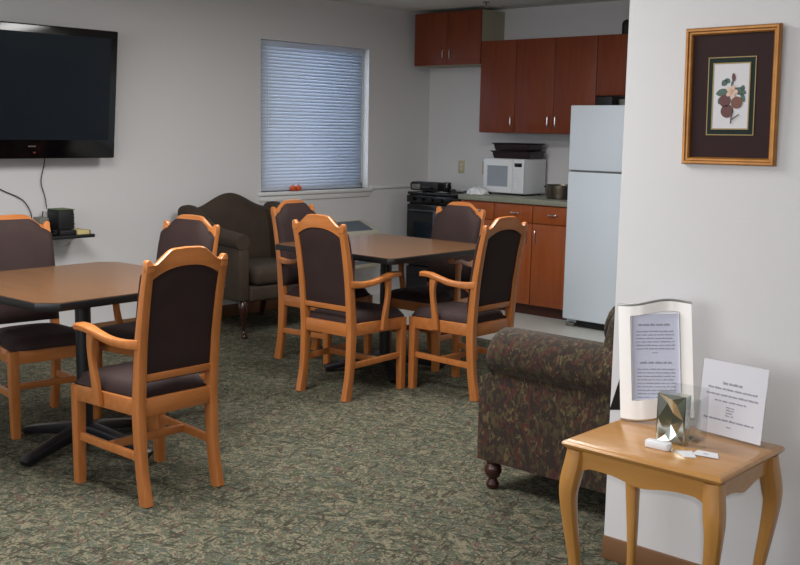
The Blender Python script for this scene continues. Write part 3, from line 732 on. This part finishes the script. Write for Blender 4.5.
# ------------------------------------------------------------------ window wall: television, shelf, heater
tv = thing('television', 'large black flat-screen television hung on the left wall', 'television', (XW+.17, 3.46, 1.715))
tv.rotation_euler = (0, math.radians(5.5), 0)
HW, HH = .705, .432
bm = new_bm(); add_box(bm, -.04, .03, -HW, HW, -HH, HH, .008, 3); obj('bezel', bm, 'blackgloss', tv)
box('screen', 'screen', (.0285, .0335, -HW+.05, HW-.055, -HH+.125, HH-.052), tv)
bm = new_bm()
for k in range(5): add_box(bm, .0303, .0318, .055+k*.011, .063+k*.011, -HH+.078, -HH+.086)
obj('logo', bm, 'chrome', tv)
box('standby_light', 'red', (.0303, .0322, .09, .108, -HH+.036, -HH+.046), tv)
box('rear_housing', 'blackmatte', (-.075, -.038, -.45, .45, -.30, .30), tv, .01)
bm = new_bm(); add_box(bm, -.120, -.072, -.16, .16, -.14, .14, .006); obj('wall_bracket', bm, 'iron', tv)
SZ = .772
sh = thing('wall_shelf', 'narrow black wall shelf under the television', 'shelf')
bm = new_bm(); add_box(bm, XW, XW+.27, 3.30, 3.93, SZ-.022, SZ, .004); obj('board', bm, 'blackmatte', sh)
for y in (3.45, 3.82):
    bm = new_bm(); add_prism(bm, [(XW, SZ-.022), (XW+.20, SZ-.022), (XW+.20, SZ-.030), (XW+.02, SZ-.10), (XW, SZ-.10)], 'y', y-.006, y+.006); obj('bracket', bm, 'trimwhite', sh)
cb = thing('game_console', 'black box with ribbed side standing upright on the wall shelf', 'box')
bm = new_bm(); add_box(bm, XW+.05, XW+.20, 3.70, 3.815, SZ+.034, SZ+.165, .006)
for k in range(5): add_box(bm, XW+.055, XW+.195, 3.814, 3.820+.002*(k % 2), SZ+.042+k*.021, SZ+.056+k*.021, .002)
obj('body', bm, 'blackmatte', cb)
bm = new_bm(); add_box(bm, XW+.045, XW+.205, 3.695, 3.82, SZ+.166, SZ+.170, .001); obj('lid', bm, 'green', cb)
tag(box('cable_box', 'blackmatte', (XW+.03, XW+.25, 3.68, 3.80, SZ+.0005, SZ+.0335), None, .004), 'flat black receiver on the wall shelf beneath the upright box', 'receiver')
bk = thing('yellow_box', 'pale yellow box with a blue end lying on the right end of the wall shelf', 'box')
box('body', 'book', (XW+.10, XW+.255, 3.806, 3.896, SZ+.0005, SZ+.028), bk, .002)
box('red_end', 'red', (XW+.10, XW+.255, 3.8965, 3.904, SZ+.0005, SZ+.028), bk)
dv = tag(box('dvd_player', 'blackgloss', (XW+.03, XW+.24, 3.34, 3.665, SZ+.0005, SZ+.045), None, .004), 'flat black player on the left part of the wall shelf', 'player')
sd_ = thing('modem', 'small grey and black device standing on the flat player beside the upright box', 'device')
bm = new_bm(); add_box(bm, XW+.06, XW+.16, 3.585, 3.655, SZ+.046, SZ+.12, .012, 3); obj('body', bm, 'pipe', sd_)
bm = new_bm(); add_tube(bm, [(XW+.07, 3.65, SZ+.10), (XW+.07, 3.66, SZ+.155)], .004, smoothpath=False); obj('antenna', bm, 'blackmatte', sd_)
def cord(label, pts, r=.0035):
    bm = new_bm(); add_tube(bm, pts, r); tag(obj('power_cord', bm, 'blackmatte'), label, 'cord', 'cords hanging on the television wall')
cord('thin black cord hanging straight down from the television to the shelf', [(XW+.05, 3.700, 1.30), (XW+.014, 3.705, 1.22), (XW+.010, 3.685, 1.12), (XW+.010, 3.710, 1.02), (XW+.012, 3.715, .98), (XW+.02, 3.715, .945)])
cord('thin black cord curving down to the shelf at the far left edge', [(XW+.010, 3.30, 1.14), (XW+.010, 3.40, 1.075), (XW+.010, 3.50, 1.03), (XW+.010, 3.56, .99), (XW+.012, 3.60, .92), (XW+.02, 3.61, .83)])
# heater under the window
ht = thing('wall_heater', 'beige heater unit with grey sloping grille under the window', 'heater')
HY0, HY1 = 5.62, 6.80
bm = new_bm(); add_prism(bm, [(XW+.001, .30), (XW+.24, .30), (XW+.255, .33), (XW+.255, .61), (XW+.24, .628), (XW+.04, .70), (XW+.001, .70)], 'y', HY0, HY1, .006); obj('housing', bm, 'unit', ht)
bm = new_bm(); sl = (.70-.628)/(.20)
for k in range(15):
    x = XW+.055+k*.012; zt = .7-(x-XW-.04)*.36
    add_box(bm, x, x+.006, HY0+.06, HY1-.06, zt-.006, zt+.006, .001)
obj('grille', bm, 'grille', ht)
bm = new_bm(); add_box(bm, XW+.253, XW+.258, HY0+.05, HY1-.05, .34, .372, .001); obj('intake_slot', bm, 'grille', ht)
# tomatoes on the sill
for y, lb in ((5.985, 'round orange ornament on the window sill, the left of the pair'), (6.047, 'round orange ornament on the window sill, the right of the pair')):
    t = thing('orange_ornament', lb, 'ornament', (XW+.006, y, WZ0), group='orange ornaments on the sill')
    bm = new_bm(); N = 20; rings = []
    for j in range(1, 12):
        th = PI*j/12; rr = .029*math.sin(th)
        rings.append([(rr*(1+.04*math.cos(5*2*PI*k/N))*math.cos(2*PI*k/N), rr*(1+.04*math.cos(5*2*PI*k/N))*math.sin(2*PI*k/N), .0255-.026*math.cos(th)*(1-.0*j)) for k in range(N)])
    add_rings(bm, rings); obj('fruit', bm, 'tomato', t, angle=180)
    bm = new_bm(); add_tube(bm, [(0, 0, .048), (.001, .001, .055), (.004, 0, .060)], .003, n=2); obj('stalk', bm, 'green', t)

# ------------------------------------------------------------------ framed picture on the partition
pc = thing('framed_picture', 'gold-framed fruit print with a dark wide mat on the white wall', 'picture', (-1.474, PY, 1.641), 0)
pc.rotation_euler = (math.radians(1.5), math.radians(-.5), 0)
W, Hh = .155, .215
bm = new_bm()
def frame_ring(W, H, prof):   # prof: (inset, y)
    return [[(sx*(W-d), y, sz*(H-d)) for sx, sz in ((-1, -1), (1, -1), (1, 1), (-1, 1))] for d, y in prof]
t = bmesh.new(); add_rings(t, frame_ring(W, Hh, [(0, -.006), (0, -.022), (.004, -.027), (.010, -.026), (.013, -.021), (.018, -.020), (.022, -.016), (.0235, -.006), (0, -.006)]), cap=False); merge(bm, t)
obj('frame', bm, 'gold', pc, angle=20)
def flat(name, m, x0, x1, z0, z1, y, parent): return box(name, m, (x0, x1, y, y+.0012, z0, z1), parent)
mt_ = flat('mat', 'matdark', -.1345, .1345, -.1945, .1945, -.009, pc)
bm = new_bm(); t = bmesh.new(); add_rings(t, frame_ring(.079, .122, [(0, -.009), (0, -.0112), (.003, -.0112), (.003, -.009)]), cap=False); merge(bm, t); obj('gold_line', bm, 'goldline', pc)
flat('inner_mat', 'matgreen', -.075, .075, -.118, .118, -.0105, pc)
bm = new_bm(); t = bmesh.new(); add_rings(t, frame_ring(.062, .104, [(0, -.010), (0, -.0125), (.004, -.0125), (.004, -.010)]), cap=False); merge(bm, t); obj('fillet', bm, 'goldline', pc)
pr = flat('print', 'print', -.0585, .0585, -.1005, .1005, -.0118, pc)
def blob(bm, cx, cz, rx, rz, y, rot=0, n=18, leaf=False):
    pts = []
    for k in range(n):
        a = 2*PI*k/n; x, z_ = rx*math.cos(a), rz*math.sin(a)*(abs(math.sin(a))**.6 if leaf else 1)
        pts.append((cx+x*math.cos(rot)-z_*math.sin(rot), cz+x*math.sin(rot)+z_*math.cos(rot)))
    add_prism(bm, pts, 'y', y, y+.0006)
bm = new_bm()
for a in ((-.028, .012, .022, .012, .2), (-.034, -.012, .014, .008, 1.2), (.030, .015, .022, .012, -.3), (.040, -.004, .016, .007, -1.2), (-.022, .042, .012, .010, .8), (-.012, .048, .010, .008, -.6), (.004, .040, .013, .004, 1.4), (.038, .024, .01, .008, 1.2)):
    blob(bm, a[0], a[1], a[2], a[3], -.0127, a[4], leaf=True)
obj('leaves', bm, 'leafgreen', pr)
bm = new_bm(); blob(bm, -.018, -.014, .019, .020, -.0134); blob(bm, -.010, -.046, .021, .021, -.0134); blob(bm, .008, .058, .006, .013, -.0134, .1); obj('red_fruit', bm, 'fruitred', pr)
bm = new_bm(); blob(bm, .021, -.020, .019, .019, -.0141); obj('brown_fruit', bm, 'fruitbrown', pr)
bm = new_bm()
for k in range(5): blob(bm, .004+.011*math.cos(k*1.257), .014+.011*math.sin(k*1.257), .010, .007, -.0147, k*1.257)
obj('blossom', bm, 'blossom', pr)
bm = new_bm(); add_prism(bm, [(.006, -.04), (.009, -.04), (.006, -.085), (.002, -.085)], 'y', -.0152, -.0146); obj('stem', bm, 'stem', pr)
bm = new_bm(); add_prism(bm, [(.006, -.071), (.03, -.055), (.031, -.058), (.006, -.075)], 'y', -.0152, -.0146); obj('twig', bm, 'stem', pr)
def picglass():
    m = mat('picture_glass', (255, 255, 255), .02, trans=1.0); m.node_tree.nodes['Principled BSDF'].inputs['IOR'].default_value = 1.25; return m
# ------------------------------------------------------------------ things on the side table
TZ = .6005
# photo frame with wavy outline
ff = thing('document_frame', 'cream and silver photo frame with a wavy top holding a printed page', 'picture frame', (-1.560, 2.985, TZ+.0135), 0)
ff.rotation_euler = (math.radians(-12), math.radians(-5), math.radians(25))
FW, FH = .115, .372
def wavy_x(u): return .010*math.sin(u*PI*1.0)      # bulge of the sheet
bm = new_bm(); nx, nz = 24, 12
def sheet(bm, hw, z0f, z1f, yoff, th, hole=None):
    vs = {}
    for L_ in (0, 1):
        for i in range(nx+1):
            for j in range(nz+1):
                u = -1+2*i/nx; v = j/nz
                zt = z1f(u); zb = z0f(u); zz = zb+(zt-zb)*v
                vs[L_, i, j] = bm.verts.new((u*hw, yoff+.012*math.sin(u*PI)-L_*(-th)+.0, zz))
    def skip(i, j): return hole and hole[0] <= i < hole[1] and hole[2] <= j < hole[3]
    for i in range(nx):
        for j in range(nz):
            if skip(i, j): continue
            bm.faces.new((vs[0, i, j], vs[0, i+1, j], vs[0, i+1, j+1], vs[0, i, j+1]))
            bm.faces.new((vs[1, i, j], vs[1, i, j+1], vs[1, i+1, j+1], vs[1, i+1, j]))
            for (di, dj, a, b) in ((-1, 0, (i, j), (i, j+1)), (1, 0, (i+1, j), (i+1, j+1)), (0, -1, (i, j), (i+1, j)), (0, 1, (i, j+1), (i+1, j+1))):
                ii, jj = i+di, j+dj
                if ii < 0 or jj < 0 or ii >= nx or jj >= nz or skip(ii, jj):
                    bm.faces.new((vs[(0,)+a], vs[(0,)+b], vs[(1,)+b], vs[(1,)+a]))
topf = lambda u: FH+.008*math.sin((u+.15)*PI*1.0)
botf = lambda u: .006+.006*math.sin((u)*PI)
sheet(bm, FW, botf, topf, 0, .012, (4, 20, 2, 11)); obj('border', bm, 'cream', ff, angle=50)
for fn, off in ((topf, .003), (botf, -.001)):
    bm = new_bm(); add_tube(bm, [(-FW+2*FW*i/24, .012*math.sin((-1+2*i/24)*PI)+.006, fn(-1+2*i/24)+off) for i in range(25)], .006, n=1, N=8, smoothpath=False); obj('silver_edge', bm, 'chrome', ff)
hx0, hx1 = -FW+2*FW*4/24, -FW+2*FW*20/24; hz0, hz1 = FH*2/12, FH*11/12
bm = new_bm(); add_box(bm, hx0-.004, hx1+.004, .010, .0125, hz0-.002, hz1+.002); dp = obj('document', bm, 'paperblue', ff)
bm = new_bm(); fr_ = [(hx0+.001, hx0+.003, hz0, hz1), (hx1-.003, hx1-.001, hz0, hz1), (hx0, hx1, hz0, hz0+.002), (hx0, hx1, hz1-.002, hz1)]
for a, b, c, d in fr_: add_box(bm, a, b, .004, .010, c, d)
obj('inner_trim', bm, 'cream', ff)
def textline(bm, x0, x1, z_, h, y, seed, gap=.006):
    rnd = random.Random(seed); x = x0
    while x < x1-.004:
        wl = min(rnd.uniform(.008, .024), x1-x)
        # each word is a run of little strokes of uneven height
        k = x
        while k < x+wl-.001:
            hh = h*rnd.choice((.7, .75, 1.0, .8)); add_box(bm, k, k+.0021, y, y+.0004, z_, z_+hh); k += .0029
        x += wl+gap*.55
bm = new_bm(); zt = hz1
textline(bm, -.052, .048, zt-.040, .008, .0092, 1)
for k in range(6): textline(bm, -.060, .060, zt-.060-k*.0112, .0045, .0092, 10+k, .004)
textline(bm, -.010, .010, zt-.128, .003, .0092, 30)
textline(bm, -.05, .05, zt-.162, .007, .0092, 2)
for k in range(11): textline(bm, -.060, .060, zt-.182-k*.0112, .0042, .0092, 40+k, .004)
obj('printed_text', bm, 'ink', dp, smooth=False)
bm = new_bm(); add_prism(bm, [(-.105, .0), (-.03, .0), (-.045, .25), (-.09, .25)], 'y', .012, .016)
t = bmesh.new(); add_prism(t, [(-.11, .002), (-.045, .002), (-.055, .20), (-.10, .20)], 'y', 0, .004)
merge(bm, t, Matrix.Translation((0, .014, .0))@Matrix.Rotation(math.radians(0), 4, 'X'))
obj('easel_back', bm, 'blackmatte', ff)
bm = new_bm(); t = bmesh.new(); add_prism(t, [(-.160, .0), (-.110, .0), (-.075, .20), (-.09, .20)], 'y', 0, .003)
merge(bm, t, Matrix.Translation((.0, .098, .026))@Matrix.Rotation(math.radians(22), 4, 'X')); obj('easel_leg', bm, 'blackmatte', ff)
# acrylic sign
sg = thing('acrylic_sign', 'clear acrylic sign with a white printed notice at the back right of the side table', 'sign', (-1.321, 2.985, TZ+.0045), 0)
sg.rotation_euler = (math.radians(-5), 0, math.radians(-7.5))
SWd, SHt = .112, .232
box('holder', 'clear', (-SWd, SWd, .0, .0045, .0, SHt), sg, .001)
bm = new_bm(); add_box(bm, -SWd, SWd, .004, .05, .0, .003, .001); obj('holder_base', bm, 'clear', sg)
pp = box('notice', 'paper', (-SWd+.002, SWd-.002, -.0012, -.0004, .003, SHt-.003), sg)
bm = new_bm()
textline(bm, -.035, .035, .160, .009, -.0018, 5)
textline(bm, -.085, .090, .143, .0065, -.0018, 6); textline(bm, -.090, .090, .124, .0065, -.0018, 7); textline(bm, -.058, .052, .106, .0055, -.0018, 8)
for k in range(4): textline(bm, -.016, .012, .090-k*.0085, .004, -.0018, 60+k)
textline(bm, -.090, .082, .048, .0065, -.0018, 9); textline(bm, -.008, .006, .030, .004, -.0018, 12)
obj('printed_text', bm, 'ink', pp, smooth=False)
# foil gift box
gb = thing('foil_box', 'small shiny silver box with an X-shaped fold standing on the side table', 'box', (-1.428, 2.835, TZ), math.radians(3))
bm = new_bm(); w2, d2, h2 = .045, .018, .150
def V(x, y, z_): return bm.verts.new((x, y, z_))
fr4 = [V(-w2, -d2, 0), V(w2, -d2, 0), V(w2, -d2, h2), V(-w2, -d2, h2)]
bk4 = [V(-w2, d2, 0), V(w2, d2, 0), V(w2, d2, h2), V(-w2, d2, h2)]
c1 = V(-.003, -d2+.009, h2*.38); c2 = V(.003, -d2+.010, h2*.60)
e1 = V(-.014, -d2+.003, h2*.82); e2 = V(.016, -d2+.001, h2*.80); e3 = V(-.018, -d2+.004, h2*.16); e4 = V(.020, -d2+.001, h2*.20)
g1 = V(-w2+.006, -d2-.004, h2*.50); g2 = V(w2-.005, -d2-.003, h2*.52); g3 = V(.002, -d2-.001, h2*.90); g4 = V(.001, -d2-.003, h2*.06)
for f in ((fr4[0], g4, e3), (g4, c1, e3), (g4, e4, c1), (g4, fr4[1], e4), (fr4[0], fr4[1], g4), (fr4[1], g2, e4), (e4, g2, c1), (c1, g2, c2), (g2, e2, c2), (g2, fr4[2], e2), (fr4[1], fr4[2], g2),
          (fr4[2], g3, e2), (e2, g3, c2), (g3, e1, c2), (g3, fr4[3], e1), (fr4[2], fr4[3], g3), (fr4[3], g1, e1), (e1, g1, c2), (g1, c1, c2), (g1, e3, c1), (g1, fr4[0], e3), (fr4[3], fr4[0], g1)):
    bm.faces.new(f)
bm.faces.new(bk4)
for i in range(4):
    j = (i+1) % 4; bm.faces.new((fr4[i], fr4[j], bk4[j], bk4[i]))
obj('box_body', bm, 'foil', gb, smooth=False)
# clear card block behind
cbk = thing('clear_card_holder', 'clear acrylic holder standing behind the silver box', 'holder', (-1.428, 2.905, TZ), math.radians(3))
bm = new_bm()
add_box(bm, -.050, .062, -.030, -.027, 0, .135, .001); add_box(bm, -.050, .062, .030, .033, 0, .160, .001)
add_box(bm, -.050, .062, -.027, .030, 0, .003); add_box(bm, -.050, -.047, -.027, .030, .003, .135); add_box(bm, .059, .062, -.027, .030, .003, .135); add_box(bm, .03, .033, -.027, .030, .003, .12)
obj('holder_body', bm, 'clear', cbk, smooth=False)
# cards
bm = new_bm(); pts = [(-.040, -.015), (.030, -.020), (.038, -.012), (.038, .008), (.030, .014), (-.038, .014)]
add_prism(bm, pts, 'z', 0, .022, .004)
o = tag(obj('card_packet', bm, 'card'), 'small white rounded packet lying on the side table before the silver box', 'packet'); o.location = (-1.427, 2.752, TZ); o.rotation_euler.z = .1
bm = new_bm(); add_prism(bm, [(-.045, -.004), (.0, -.042), (.030, -.028), (-.004, .026)], 'z', 0, .0015)
o = tag(obj('business_card', bm, 'card'), 'flat white card lying on the side table next to the white packet', 'card', 'loose cards'); o.location = (-1.336, 2.768, TZ); o.rotation_euler.z = .1
bm = new_bm(); add_prism(bm, [(-.038, -.02), (.040, -.026), (.028, .022), (-.030, .028)], 'z', 0, .0015)
bm2 = new_bm(); add_box(bm2, -.008, .006, -.004, .002, .0016, .0019)
o = tag(obj('business_card', bm, 'card'), 'flat white card with a faint mark, the right one on the side table', 'card', 'loose cards'); o.location = (-1.296, 2.790, TZ+.0018); o.rotation_euler.z = .25
obj('card_mark', bm2, 'ink', o)
